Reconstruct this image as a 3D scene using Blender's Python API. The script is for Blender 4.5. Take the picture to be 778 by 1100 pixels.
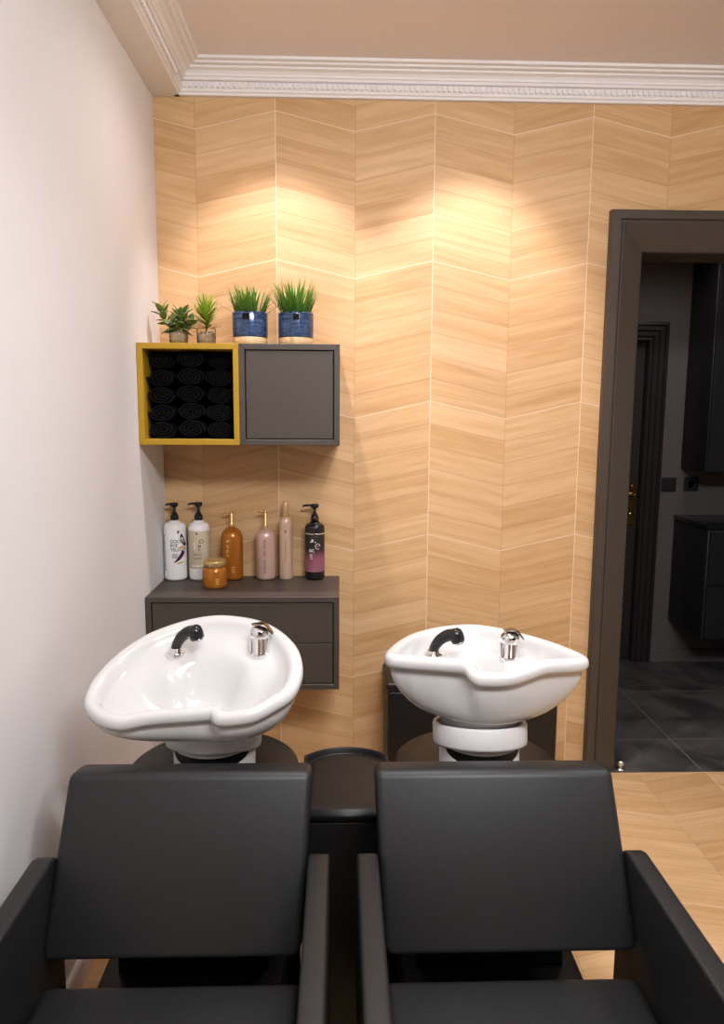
import bpy, bmesh, math, random
from mathutils import Vector, Matrix
PI = math.pi
random.seed(7)
C = bpy.context.scene.collection
for o in list(bpy.data.objects):
    bpy.data.objects.remove(o)

# ------------------------------------------------------------------ camera
scn = bpy.context.scene
cam = bpy.data.cameras.new('camera')
cam.sensor_fit = 'HORIZONTAL'
cam.sensor_width = 36.0
cam.lens = 36.0 * 784.07 / 778.0
cam.clip_start = 0.05
camo = bpy.data.objects.new('camera', cam)
C.objects.link(camo)
pitch, yaw, roll = .135, .031, .006
fw = Vector((math.sin(yaw)*math.cos(pitch), math.cos(yaw)*math.cos(pitch), -math.sin(pitch)))
rt = Vector((math.cos(yaw), -math.sin(yaw), 0)); up = rt.cross(fw)
r2 = rt*math.cos(roll) + up*math.sin(roll); u2 = up*math.cos(roll) - rt*math.sin(roll)
camo.matrix_world = Matrix(((r2.x, u2.x, -fw.x, .702), (r2.y, u2.y, -fw.y, -2.935), (r2.z, u2.z, -fw.z, 1.532), (0, 0, 0, 1)))
scn.camera = camo

# ------------------------------------------------------------------ world, light, exposure
w = bpy.data.worlds.new('world'); scn.world = w; w.use_nodes = True
w.node_tree.nodes['Background'].inputs[0].default_value = (1, .9, .8, 1)
w.node_tree.nodes['Background'].inputs[1].default_value = .05
scn.view_settings.view_transform = 'Standard'
scn.view_settings.look = 'None'
scn.view_settings.exposure = 0.84
scn.view_settings.gamma = 1.0
scn.view_settings.use_curve_mapping = False
WARM, COOL = (1.0, .90, .93), (.98, 1.0, 1.04)
WALL_SPOT_W, SPILL_W, ROOM_SPOT_W, BATH_FILL_W = 12.5, 3.0, 13.0, 3.6
FRONT_FILL_W = 44.0
WALL_SPOTS = [(.46, -.56), (1.20, -.56)]
ROOM_SPOTS = [(.95, -1.35), (2.3, -1.35), (1.6, -3.9)]
SPOT_DEG, SPOT_TILT = 68, 26
al = bpy.data.lights.new('front_fill_light', 'AREA'); al.shape = 'RECTANGLE'; al.size = 1.2; al.size_y = .5  # unseen area light without a fixture, added for soft general light
al.energy = FRONT_FILL_W; al.color = COOL
alo = bpy.data.objects.new('front_fill_light', al); C.objects.link(alo)
alo.location = (1.3, -2.85, 2.75); alo.rotation_euler = (math.radians(48), 0, math.radians(4))
CEIL = 2.80

# ------------------------------------------------------------------ materials
def nodes(m):
    m.use_nodes = True
    return m.node_tree.nodes, m.node_tree.links
def pbr(name, col, rough=.5, metal=0, noise=0, scale=40, bump=0, spec=.5, coat=0, trans=0, ior=1.45, emit=None):
    m = bpy.data.materials.new(name); n, l = nodes(m)
    b = n['Principled BSDF']
    b.inputs['Base Color'].default_value = (*col, 1)
    b.inputs['Roughness'].default_value = rough
    b.inputs['Metallic'].default_value = metal
    b.inputs['Specular IOR Level'].default_value = spec
    b.inputs['Coat Weight'].default_value = coat
    b.inputs['Coat Roughness'].default_value = .05
    b.inputs['Transmission Weight'].default_value = trans
    b.inputs['IOR'].default_value = ior
    if emit:
        b.inputs['Emission Color'].default_value = (*emit[0], 1); b.inputs['Emission Strength'].default_value = emit[1]
    if noise or bump:
        tc = n.new('ShaderNodeTexCoord'); t = n.new('ShaderNodeTexNoise')
        t.inputs['Scale'].default_value = scale; t.inputs['Detail'].default_value = 4
        l.new(tc.outputs['Object'], t.inputs['Vector'])
        if noise:
            mx = n.new('ShaderNodeMix'); mx.data_type = 'RGBA'
            mx.inputs['A'].default_value = (*[max(0, c*(1-noise)) for c in col], 1)
            mx.inputs['B'].default_value = (*[min(1, c*(1+noise)) for c in col], 1)
            l.new(t.outputs['Fac'], mx.inputs['Factor']); l.new(mx.outputs['Result'], b.inputs['Base Color'])
        if bump:
            bp = n.new('ShaderNodeBump'); bp.inputs['Strength'].default_value = bump; bp.inputs['Distance'].default_value = .002
            l.new(t.outputs['Fac'], bp.inputs['Height']); l.new(bp.outputs['Normal'], b.inputs['Normal'])
    return m

def chevron(name, axis_h, dark, light, rough, u0=.457, h0=1.581):
    """wood look chevron tiles: columns along X, planks stacked along axis_h ('Y' or 'Z')"""
    m = bpy.data.materials.new(name); n, l = nodes(m); b = n['Principled BSDF']
    def M(op, a, c=None, d=None, clamp=False):
        q = n.new('ShaderNodeMath'); q.operation = op; q.use_clamp = clamp
        for i, v in enumerate((a, c, d)):
            if v is None: continue
            if isinstance(v, (int, float)): q.inputs[i].default_value = v
            else: l.new(v, q.inputs[i])
        return q.outputs[0]
    def comb(x, y, z=0.):
        q = n.new('ShaderNodeCombineXYZ')
        for i, v in enumerate((x, y, z)):
            if isinstance(v, (int, float)): q.inputs[i].default_value = v
            else: l.new(v, q.inputs[i])
        return q.outputs[0]
    def mixc(f, a, c):
        q = n.new('ShaderNodeMix'); q.data_type = 'RGBA'
        l.new(f, q.inputs['Factor'])
        for s, v in (('A', a), ('B', c)):
            if isinstance(v, tuple): q.inputs[s].default_value = (*v, 1)
            else: l.new(v, q.inputs[s])
        return q.outputs['Result']
    def line(dist, wdt):                       # 1 on the line, 0 away from it
        q = n.new('ShaderNodeMapRange'); q.interpolation_type = 'SMOOTHSTEP'
        l.new(dist, q.inputs['Value'])
        q.inputs['From Min'].default_value = wdt*.5; q.inputs['From Max'].default_value = wdt*1.6
        q.inputs['To Min'].default_value = 1; q.inputs['To Max'].default_value = 0
        return q.outputs[0]
    tc = n.new('ShaderNodeTexCoord'); sp = n.new('ShaderNodeSeparateXYZ'); l.new(tc.outputs['Object'], sp.inputs[0])
    X, H = sp.outputs['X'], sp.outputs[axis_h]
    u = M('DIVIDE', M('SUBTRACT', X, u0), .303)
    k = M('FLOOR', u)
    pp = M('PINGPONG', u, 1.0)
    h = M('SUBTRACT', M('ADD', H, M('MULTIPLY', pp, .07)), h0)
    pu = M('DIVIDE', h, .08967); pl = M('FLOOR', pu); pf = M('FRACT', pu)
    tf = M('FRACT', M('DIVIDE', h, .538))
    dpl = M('MULTIPLY', M('MINIMUM', pf, M('SUBTRACT', 1., pf)), .08967)
    dtl = M('MULTIPLY', M('MINIMUM', tf, M('SUBTRACT', 1., tf)), .538)
    dev = M('MULTIPLY', pp, .303)
    dod = M('MULTIPLY', M('SUBTRACT', 1., pp), .303)
    wn = n.new('ShaderNodeTexWhiteNoise'); wn.noise_dimensions = '2D'
    l.new(comb(M('ADD', k, 3.37), M('ADD', pl, 7.13)), wn.inputs['Vector'])
    rnd = wn.outputs['Value']
    def noise(vec, scale, detail, dist=0., rough_=.55):
        t = n.new('ShaderNodeTexNoise'); l.new(vec, t.inputs['Vector'])
        t.inputs['Scale'].default_value = scale; t.inputs['Detail'].default_value = detail
        t.inputs['Distortion'].default_value = dist; t.inputs['Roughness'].default_value = rough_
        return t.outputs['Fac']
    off = M('MULTIPLY', rnd, 37.)
    g1 = noise(comb(M('ADD', M('MULTIPLY', X, 2.2), off), M('MULTIPLY', h, 34.), off), 1.0, 5, .6)
    g2 = noise(comb(M('ADD', M('MULTIPLY', X, 6.), off), M('MULTIPLY', h, 190.), off), 1.0, 3)
    g3 = noise(comb(M('ADD', M('MULTIPLY', X, 1.5), off), M('MULTIPLY', h, 9.), off), 1.0, 3, 1.5)
    tone = M('ADD', M('ADD', M('MULTIPLY', rnd, .26), M('MULTIPLY', g1, .85)), M('ADD', M('MULTIPLY', g2, .32), M('MULTIPLY', g3, .45)))
    mr = n.new('ShaderNodeMapRange'); l.new(tone, mr.inputs['Value'])
    mr.inputs['From Min'].default_value = .48; mr.inputs['From Max'].default_value = 1.34
    wood = mixc(mr.outputs[0], dark, light)
    dk = M('MULTIPLY', M('MAXIMUM', line(dpl, .0011), line(dod, .0009)), .38)
    wood = mixc(dk, wood, tuple(c*.45 for c in dark))
    lt = M('MULTIPLY', M('MAXIMUM', line(dtl, .0016), line(dev, .0016)), .75)
    wood = mixc(lt, wood, (.82, .66, .46))
    l.new(wood, b.inputs['Base Color'])
    b.inputs['Roughness'].default_value = rough
    b.inputs['Specular IOR Level'].default_value = .35
    bp = n.new('ShaderNodeBump'); bp.inputs['Strength'].default_value = .25; bp.inputs['Distance'].default_value = .001
    l.new(M('SUBTRACT', g2, M('MULTIPLY', M('MAXIMUM', dk, lt), 2.)), bp.inputs['Height']); l.new(bp.outputs['Normal'], b.inputs['Normal'])
    return m

WOOD_D, WOOD_L = (.46, .243, .082), (.73, .482, .262)
M_WALLWOOD = chevron('wood chevron wall tile', 'Z', WOOD_D, WOOD_L, .5)
M_FLOORWOOD = chevron('wood chevron floor tile', 'Y', WOOD_D, WOOD_L, .45, u0=.470, h0=.26)
M_WHITEWALL = pbr('white wall paint', (.77, .75, .745), .7, noise=.02, scale=6, bump=.05)
M_CEIL = pbr('ceiling paint', (.80, .735, .71), .45, noise=.02, scale=3)
M_PLASTER = pbr('white plaster moulding', (.82, .79, .78), .6)
M_DARKTRIM = pbr('dark brown grey satin lacquer', (.060, .046, .034), .42, noise=.08, scale=12)
M_GREY = pbr('grey brown cabinet lacquer', (.062, .048, .039), .5, noise=.04, scale=30)
M_YELLOW = pbr('mustard yellow lacquer', (.40, .235, .008), .5, noise=.04, scale=30)
M_FARDOOR = pbr('near black door lacquer', (.022, .019, .018), .45, noise=.05, scale=12)
M_BATHWALL = pbr('dark taupe bathroom paint', (.115, .10, .098), .7, noise=.06, scale=5)
M_BLACKCAB = pbr('black lacquer', (.012, .012, .013), .5, noise=.1, scale=20)
M_LEATHER = pbr('charcoal leatherette', (.0115, .0117, .012), .44, noise=.10, scale=90, bump=.12)
M_PLASTIC = pbr('black moulded plastic', (.007, .0065, .0065), .42, noise=.15, scale=300, bump=.15)
M_CERAMIC = pbr('white glazed ceramic', (.64, .627, .613), .10, noise=.01, scale=3, coat=.4)
M_WHITEPLASTIC = pbr('white plastic', (.74, .72, .72), .4, noise=.02, scale=8)
M_CHROME = pbr('polished chrome', (.82, .82, .83), .07, 1.0, noise=.02, scale=30)
M_CHROMEREFL = pbr('chrome with dark reflections in its colour', (.30, .27, .24), .1, 1.0, noise=.02, scale=30)  # lever chrome, its dark reflections put into the base colour
M_BLACKGLOSS = pbr('glossy black plastic', (.012, .012, .013), .16, noise=.1, scale=30)
M_BRASS = pbr('polished brass', (.78, .52, .16), .2, 1.0, noise=.06, scale=30)
M_TOWEL = pbr('black terry towel', (.0032, .0032, .0036), .95, noise=.5, scale=260, bump=1.0, spec=.1)
M_SOIL = pbr('dark potting soil', (.05, .036, .024), .95, noise=.6, scale=160, bump=1)
M_PEBBLE = pbr('pale gravel', (.42, .34, .24), .8, noise=.6, scale=120, bump=1)
M_GLASS = pbr('clear glass', (.97, .98, .97), .03, trans=1.0, ior=1.2, noise=.01)
M_POTWOOD = pbr('light wood pot base', (.60, .40, .20), .6, noise=.15, scale=60)
M_TAG = pbr('black pot tag', (.008, .008, .009), .85, spec=.15, noise=.1)
M_DARKFLOOR = None

def glaze():
    m = bpy.data.materials.new('streaky blue glaze'); n, l = nodes(m); b = n['Principled BSDF']
    tc = n.new('ShaderNodeTexCoord'); mp = n.new('ShaderNodeMapping'); mp.inputs['Scale'].default_value = (30, 30, 130)
    t = n.new('ShaderNodeTexNoise'); t.inputs['Scale'].default_value = 1; t.inputs['Detail'].default_value = 4
    r = n.new('ShaderNodeValToRGB'); r.color_ramp.elements[0].position = .3; r.color_ramp.elements[1].position = .75
    r.color_ramp.elements[0].color = (.012, .022, .062, 1); r.color_ramp.elements[1].color = (.06, .11, .22, 1)
    l.new(tc.outputs['Object'], mp.inputs[0]); l.new(mp.outputs[0], t.inputs['Vector']); l.new(t.outputs['Fac'], r.inputs[0])
    l.new(r.outputs[0], b.inputs['Base Color']); b.inputs['Roughness'].default_value = .12
    return m
M_GLAZE = glaze()
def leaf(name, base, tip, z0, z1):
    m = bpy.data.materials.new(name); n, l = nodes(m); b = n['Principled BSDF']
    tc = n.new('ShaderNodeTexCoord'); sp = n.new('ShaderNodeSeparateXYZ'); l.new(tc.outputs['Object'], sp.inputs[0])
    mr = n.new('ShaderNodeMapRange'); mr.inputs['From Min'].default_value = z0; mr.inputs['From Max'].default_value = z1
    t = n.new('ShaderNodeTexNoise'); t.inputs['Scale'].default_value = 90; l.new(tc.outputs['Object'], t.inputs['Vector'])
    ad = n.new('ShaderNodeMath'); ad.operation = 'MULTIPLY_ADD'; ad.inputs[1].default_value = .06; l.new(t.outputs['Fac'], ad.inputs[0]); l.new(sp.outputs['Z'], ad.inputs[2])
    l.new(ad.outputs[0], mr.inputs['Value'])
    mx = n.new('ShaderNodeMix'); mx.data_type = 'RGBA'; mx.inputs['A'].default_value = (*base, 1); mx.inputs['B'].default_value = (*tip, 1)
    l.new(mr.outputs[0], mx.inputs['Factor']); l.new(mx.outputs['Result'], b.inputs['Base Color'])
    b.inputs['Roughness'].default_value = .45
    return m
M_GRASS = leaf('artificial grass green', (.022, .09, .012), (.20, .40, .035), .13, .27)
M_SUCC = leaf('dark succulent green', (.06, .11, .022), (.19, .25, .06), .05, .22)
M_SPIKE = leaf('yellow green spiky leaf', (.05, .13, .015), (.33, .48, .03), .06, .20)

def slate():
    m = bpy.data.materials.new('dark slate floor tile'); n, l = nodes(m); b = n['Principled BSDF']
    tc = n.new('ShaderNodeTexCoord'); mp = n.new('ShaderNodeMapping'); mp.inputs['Location'].default_value = (.12, .28, 0)
    l.new(tc.outputs['Object'], mp.inputs[0])
    br = n.new('ShaderNodeTexBrick'); br.offset = 0.0
    br.inputs['Scale'].default_value = 1.0; br.inputs['Brick Width'].default_value = .6; br.inputs['Row Height'].default_value = .6
    br.inputs['Mortar Size'].default_value = .004; br.inputs['Mortar Smooth'].default_value = .3
    l.new(mp.outputs[0], br.inputs['Vector'])
    t = n.new('ShaderNodeTexNoise'); t.inputs['Scale'].default_value = 4; t.inputs['Detail'].default_value = 7; t.inputs['Distortion'].default_value = 1.2
    l.new(tc.outputs['Object'], t.inputs['Vector'])
    r = n.new('ShaderNodeValToRGB'); r.color_ramp.elements[0].position = .35; r.color_ramp.elements[1].position = .72
    r.color_ramp.elements[0].color = (.036, .034, .033, 1); r.color_ramp.elements[1].color = (.10, .092, .088, 1)
    l.new(t.outputs['Fac'], r.inputs[0]); l.new(r.outputs[0], br.inputs['Color1']); l.new(r.outputs[0], br.inputs['Color2'])
    br.inputs['Mortar'].default_value = (.15, .14, .13, 1)
    l.new(br.outputs['Color'], b.inputs['Base Color']); b.inputs['Roughness'].default_value = .35
    return m
M_DARKFLOOR = slate()

# ------------------------------------------------------------------ mesh builder
class MB:
    def __init__(s): s.v, s.f, s.m, s.mi, s.sm = [], [], [], 0, []
    def add(s, vs, fs, smooth=True):
        o = len(s.v); s.v += [tuple(v) for v in vs]
        for f in fs:
            s.f.append([i+o for i in f]); s.m.append(s.mi); s.sm.append(smooth)
        return s
    def box(s, x0, x1, y0, y1, z0, z1, bev=0, seg=2, mat=None, smooth=False):
        bm = bmesh.new(); bmesh.ops.create_cube(bm, size=1)
        for v in bm.verts:
            v.co = Vector((x0+(v.co.x+.5)*(x1-x0), y0+(v.co.y+.5)*(y1-y0), z0+(v.co.z+.5)*(z1-z0)))
        if bev: bmesh.ops.bevel(bm, geom=list(bm.edges), offset=bev, segments=seg, profile=.5, affect='EDGES')
        return s.bm(bm, mat, smooth or bev > .004)
    def bm(s, bm, mat=None, smooth=True):
        if mat: bm.transform(mat)
        bmesh.ops.recalc_face_normals(bm, faces=list(bm.faces))
        bm.verts.index_update()
        s.add([v.co.copy() for v in bm.verts], [[v.index for v in f.verts] for f in bm.faces], smooth); bm.free(); return s
    def prism(s, poly, axis, a0, a1, bev=0, seg=2, smooth=False):
        """closed polygon extruded along an axis; poly gives the two other coordinates in order"""
        bm = bmesh.new()
        def P(p, a): return {'X': (a, p[0], p[1]), 'Y': (p[0], a, p[1]), 'Z': (p[0], p[1], a)}[axis]
        A = [bm.verts.new(P(p, a0)) for p in poly]; B = [bm.verts.new(P(p, a1)) for p in poly]
        bm.faces.new(A); bm.faces.new(B[::-1]); k = len(poly)
        for i in range(k): bm.faces.new((A[i], B[i], B[(i+1) % k], A[(i+1) % k]))
        if bev: bmesh.ops.bevel(bm, geom=list(bm.edges), offset=bev, segments=seg, profile=.5, affect='EDGES')
        return s.bm(bm, None, smooth)
    def rings(s, rs, closed=True, cap0=False, cap1=False, loop=False, smooth=True):
        k = len(rs[0]); o = [v for r in rs for v in r]; f = []
        for i in range(len(rs) if loop else len(rs)-1):
            i2 = (i+1) % len(rs)
            for j in range(k if closed else k-1):
                f.append([i*k+j, i*k+(j+1) % k, i2*k+(j+1) % k, i2*k+j])
        if cap0: f.append(list(range(k))[::-1])
        if cap1: f.append([(len(rs)-1)*k+j for j in range(k)])
        return s.add(o, f, smooth)
    def lathe(s, prof, c=(0, 0, 0), seg=40, sx=1, sy=1, mat=None):
        """prof = (radius, z) from bottom to top"""
        rs = []
        for r, z in prof:
            ring = [Vector((max(r, 1e-5)*sx*math.cos(2*PI*j/seg), max(r, 1e-5)*sy*math.sin(2*PI*j/seg), z)) for j in range(seg)]
            if mat: ring = [mat @ v for v in ring]
            rs.append([v+Vector(c) for v in ring])
        return s.rings(rs, cap0=True, cap1=True)
    def tube(s, path, rad, seg=12, cap=True):
        path = [Vector(p) for p in path]; rs = []
        n = len(path); ref = Vector((.31, .2, 1)).normalized()
        for i, p in enumerate(path):
            t = (path[min(i+1, n-1)]-path[max(i-1, 0)]).normalized()
            a = t.cross(ref)
            if a.length < .05: a = t.cross(Vector((1, 0, 0)))
            a.normalize(); b = t.cross(a)
            r = rad[i] if isinstance(rad, (list, tuple)) else rad
            rs.append([p+(a*math.cos(2*PI*j/seg)+b*math.sin(2*PI*j/seg))*r for j in range(seg)])
        return s.rings(rs, cap0=cap, cap1=cap)
    def build(s, name, mats, parent=None, loc=None, props=None):
        me = bpy.data.meshes.new(name); me.from_pydata(s.v, [], s.f)
        if not isinstance(mats, (list, tuple)): mats = [mats]
        for m in mats: me.materials.append(m)
        for p, mi, sm in zip(me.polygons, s.m, s.sm): p.material_index = mi; p.use_smooth = sm
        bm = bmesh.new(); bm.from_mesh(me); bmesh.ops.recalc_face_normals(bm, faces=list(bm.faces)); bm.to_mesh(me); bm.free()
        me.update()
        o = bpy.data.objects.new(name, me); C.objects.link(o)
        if parent: o.parent = parent
        if loc: o.location = loc
        if props:
            for k, v in props.items(): o[k] = v
        return o
def smooth_path(pts, n=8):
    P = [Vector(p) for p in pts]; P = [P[0]*2-P[1]]+P+[P[-1]*2-P[-2]]; out = []
    for i in range(1, len(P)-2):
        for k in range(n):
            t = k/n; a, b, c, d = P[i-1:i+3]
            out.append(.5*((2*b)+(c-a)*t+(2*a-5*b+4*c-d)*t*t+(3*b-a-3*c+d)*t**3))
    out.append(P[-2]); return out
def tag(o, label, cat, group=None):
    o['label'] = label; o['category'] = cat
    if group: o['group'] = group
    return o
def thing(name, label, cat, loc=(0, 0, 0), rz=0, group=None):
    o = bpy.data.objects.new(name, None); C.objects.link(o); o.empty_display_size = .05
    o.location = loc; o.rotation_euler = (0, 0, rz)
    return tag(o, label, cat, group)
def struct(name, mb, mat, parent=None):
    o = mb.build(name, mat, parent)
    if not parent: o['kind'] = 'structure'
    return o

# ------------------------------------------------------------------ room shell
RX, FY = 3.6, -5.2                                   # right wall, wall behind the camera
DX0, DX1, DZ = 1.895, 2.76, 2.165                    # doorway clear opening in the back wall
HX0, HX1, HZ = DX0-.04, DX1+.04, DZ+.04
mb = MB(); mb.box(-.12, HX0, 0, .14, 0, CEIL+.1); mb.box(HX0, HX1, 0, .14, HZ, CEIL+.1); mb.box(HX1, RX+.12, 0, .14, 0, CEIL+.1)
struct('wall_back', mb, M_WALLWOOD)
struct('wall_left', MB().box(-.12, 0, FY-.12, 0, 0, CEIL+.1), M_WHITEWALL)
struct('wall_right', MB().box(RX, RX+.12, FY-.12, 0, 0, CEIL+.1), M_WHITEWALL)
struct('wall_front', MB().box(0, RX, FY-.12, FY, 0, CEIL+.1), M_WHITEWALL)
struct('floor', MB().box(-.12, RX+.12, FY-.12, 0, -.1, 0), M_FLOORWOOD)
struct('ceiling', MB().box(0, RX, FY, 0, CEIL, CEIL+.1), M_CEIL)
struct('baseboard_left', MB().prism([(0, 0), (.014, 0), (.014, .068), (.010, .075), (0, .075)], 'Y', FY, -.0), M_PLASTER)

# cornice: profile (distance from wall, z), dentils on the lower band
PROF = [(0, 2.700), (.018, 2.700), (.020, 2.708), (.026, 2.711), (.027, 2.719), (.030, 2.720), (.031, 2.742), (.042, 2.745), (.045, 2.753), (.050, 2.755),
        (.051, 2.762), (.058, 2.770), (.068, 2.774), (.072, 2.775), (.073, 2.781), (.090, 2.783), (.093, 2.789), (.108, 2.791), (.110, CEIL), (0, CEIL)]
mb = MB(); mb.prism([(-a, z) for a, z in PROF], 'X', .084, RX)
x = .12
while x < RX:
    mb.box(x, x+.012, -.038, -.028, 2.7215, 2.7405, .001, 1); x += .0205
struct('trim_1', mb, M_PLASTER)
LX = .084                                            # flat strip between left wall and the left cornice
mb = MB(); mb.box(0, LX, FY, 0, 2.700, CEIL)
mb.prism([(LX+a, z) for a, z in PROF], 'Y', FY, 0)
y = -.13
while y > -3.2:
    mb.box(LX+.028, LX+.038, y-.012, y, 2.7215, 2.7405, .001, 1); y -= .0205
struct('trim_2', mb, M_PLASTER)

# door casing: outer band, bead, splayed inner face, jamb lining, mitred at the top corners
def casing(mb, x0, x1, zt, prof, y0):
    """prof = (inward offset from the outer edge, y); runs up, over and down"""
    rs = []
    for a, yy in prof:
        rs.append([Vector((x0+a, y0+yy, 0)), Vector((x0+a, y0+yy, zt-a)), Vector((x1-a, y0+yy, zt-a)), Vector((x1-a, y0+yy, 0))])
    mb.rings(rs, closed=False, smooth=False)
CW = .148
mb = MB(); casing(mb, DX0-CW, DX1+CW, DZ+CW, [(0, 0), (0, -.032), (.004, -.036), (.034, -.036), (.037, -.028), (.041, -.028), (.044, -.034), (.048, -.034), (CW-.004, .020), (CW, .026), (CW, .20), (CW-.03, .20), (CW-.03, .14), (0, .14), (0, 0)], 0)
struct('trim_3', mb, M_DARKTRIM)
# dark room beyond the doorway
BY = 1.421
mb = MB(); mb.box(1.3, 1.72, BY, BY+.1, 0, 2.6); mb.box(1.72, 2.54, BY, BY+.1, 1.968, 2.6); mb.box(2.54, 4.0, BY, BY+.1, 0, 2.6); mb.box(1.5, 2.54, BY+.1, BY+.14, 0, 2.6)
struct('wall_far', mb, M_BATHWALL)
struct('wall_far_left', MB().box(1.2, 1.3, .14, BY+.1, 0, 2.6), M_BATHWALL)
struct('wall_far_right', MB().box(3.5, 3.6, .14, BY, 0, 2.6), M_BATHWALL)
mb = MB(); mb.box(1.3, HX0, .141, .16, 0, 2.6); mb.box(HX1, 3.5, .141, .16, 0, 2.6); mb.box(HX0, HX1, .141, .16, HZ, 2.6)
struct('wall_far_front', mb, M_BATHWALL)
struct('floor_far', MB().box(1.2, 4.0, 0, BY+.1, -.1, .0), M_DARKFLOOR)
struct('ceiling_far', MB().box(1.2, 3.6, .14, BY+.1, 2.6, 2.7), M_BATHWALL)
struct('baseboard_far', MB().prism([(BY, 0), (BY-.012, 0), (BY-.012, .072), (BY-.008, .077), (BY, .077)], 'X', 2.63, 3.5), M_BATHWALL)
# far door: casing steps, leaf, brass handle on a plate
fd = thing('door_2', '', ''); del fd['label']; del fd['category']; fd['kind'] = 'structure'; fd.location = (0, BY, 0)
mb = MB(); casing(mb, 1.62, 2.636, 2.073, [(0, 0), (0, -.03), (.02, -.034), (.024, -.024), (.05, -.026), (.054, -.016), (.082, -.018), (.086, -.008), (.105, -.010), (.11, .0), (.11, .06)], 0)
mb.build('door_casing', M_FARDOOR, fd)
leaf_o = MB().box(1.735, 2.526, .035, .075, .006, 1.96, .002, 1).build('door_leaf', M_FARDOOR, fd)
mb = MB(); mb.box(2.462, 2.512, .027, .036, .86, 1.115, .004, 2)
mb.lathe([(.014, 0), (.014, .008), (.009, .012), (.009, .034), (.012, .038), (.012, .05), (0, .052)], (2.487, .028, 1.045), 20, mat=Matrix.Rotation(PI/2, 4, 'X'))
mb.tube(smooth_path([(2.487, -.015, 1.045), (2.46, -.018, 1.046), (2.42, -.018, 1.043), (2.375, -.014, 1.036)]), .009, 12)
mb.lathe([(.011, 0), (.011, .004), (0, .005)], (2.487, .028, .93), 16, mat=Matrix.Rotation(PI/2, 4, 'X'))
mb.lathe([(.006, 0), (.006, .003), (0, .005)], (2.487, .028, 1.1), 12, mat=Matrix.Rotation(PI/2, 4, 'X'))
h_ = mb.build('door_handle', M_BRASS, leaf_o); h_['label'] = 'brass lever handle on a plate'

# ------------------------------------------------------------------ ceiling downlights (above the frame)
def downlight(x, y, kind, label, group, z=CEIL):
    t = thing('ceiling_downlight', label, 'ceiling light', (x, y, z), 0, group)
    MB().lathe([(.045, -.001), (.047, -.006), (.040, -.009), (.034, -.005), (.033, .0)], seg=32).build('trim_ring', M_WHITEPLASTIC, t)
    MB().lathe([(.0005, -.0065), (.031, -.0065), (.031, -.003), (.0005, -.003)], seg=24).build('lamp_lens', M_LENS, t)
    def lamp(watt, deg, blend, soft, tilt=0):
        L = bpy.data.lights.new('downlight_lamp', 'SPOT'); L.color = COOL if kind == 'room' else WARM
        L.energy = watt*PI; L.spot_size = math.radians(deg); L.spot_blend = blend; L.shadow_soft_size = soft
        lo = bpy.data.objects.new('downlight_lamp', L); C.objects.link(lo); lo.location = (0, 0, -.012); lo.parent = t
        lo.rotation_euler = (math.radians(tilt), 0, 0)
    if kind == 'wall':
        lamp(WALL_SPOT_W, SPOT_DEG, .6, .03, SPOT_TILT); lamp(SPILL_W, 150, 1.0, .03)
    elif kind == 'room': lamp(ROOM_SPOT_W, 125, 1.0, .08)
    else: lamp(BATH_FILL_W, 150, .8, .05)
M_LENS = pbr('lit lamp lens', (.9, .85, .8), .3, emit=((1, .86, .7), 6.0), noise=.01)
for (x, y), lb in zip(WALL_SPOTS, ('recessed ceiling downlight above the wall cubes', 'recessed ceiling downlight above the right wash basin')):
    downlight(x, y, 'wall', lb, 'downlights washing the wood wall')
for x, y in ROOM_SPOTS:
    downlight(x, y, 'room', 'recessed ceiling downlight over the salon floor', 'downlights over the salon floor')

t = downlight(2.55, .75, 'bath', 'added unseen downlight brightening the dark room beyond the doorway', None, 2.6)  # added lamp, out of view, to lift the dark far room
# ------------------------------------------------------------------ wall cubes and drawer unit
def carcass(root, w, h, d, mat, th=.02):
    """open box; front at local y=-d, back at y=0; front edges of the panels meet in mitres"""
    B = .0012
    def panel(name, poly, ax, a0, a1): MB().prism(poly, ax, a0, a1, B, 1).build(name, mat, root)
    panel('side_panel', [(0, 0), (th, th), (th, h-th), (0, h)], 'Y', -d, 0)
    panel('side_panel', [(w, 0), (w-th, th), (w-th, h-th), (w, h)], 'Y', -d, 0)
    panel('top_panel', [(0, h), (w, h), (w-th, h-th), (th, h-th)], 'Y', -d, 0)
    panel('bottom_panel', [(0, 0), (w, 0), (w-th, th), (th, th)], 'Y', -d, 0)
    MB().box(th, w-th, -.012, 0, th, h-th).build('back_panel', mat, root)
CZ, CD, CX = 1.417, .35, .0015
yc = thing('wall_cube', 'mustard yellow open wall cube filled with rolled black towels', 'wall shelf', (CX, -.0005, CZ))
carcass(yc, .35, .35, CD, M_YELLOW)
gc = thing('wall_cabinet', 'grey wall cube with a plain closed door, right of the yellow cube', 'cabinet', (CX+.3505, -.0005, CZ))
carcass(gc, .35, .35, CD, M_GREY)
MB().box(.0235, .3265, -CD+.003, -CD+.021, .0235, .3265, .0012, 1).build('door', M_GREY, gc)
dw = thing('drawer_cabinet', 'wide grey wall-mounted cabinet with two drawers carrying the hair products', 'drawer cabinet', (CX, -.0005, .519))
carcass(dw, .70, .35, CD, M_GREY)
for z0, z1 in ((.0235, .1735), (.1765, .3265)):
    mb = MB(); mb.box(.0235, .6765, -CD+.003, -CD+.021, z0, z1, .0012, 1); mb.box(.03, .67, -CD+.021, -.04, z0+.005, z1-.02)
    mb.build('drawer', M_GREY, dw)

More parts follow.
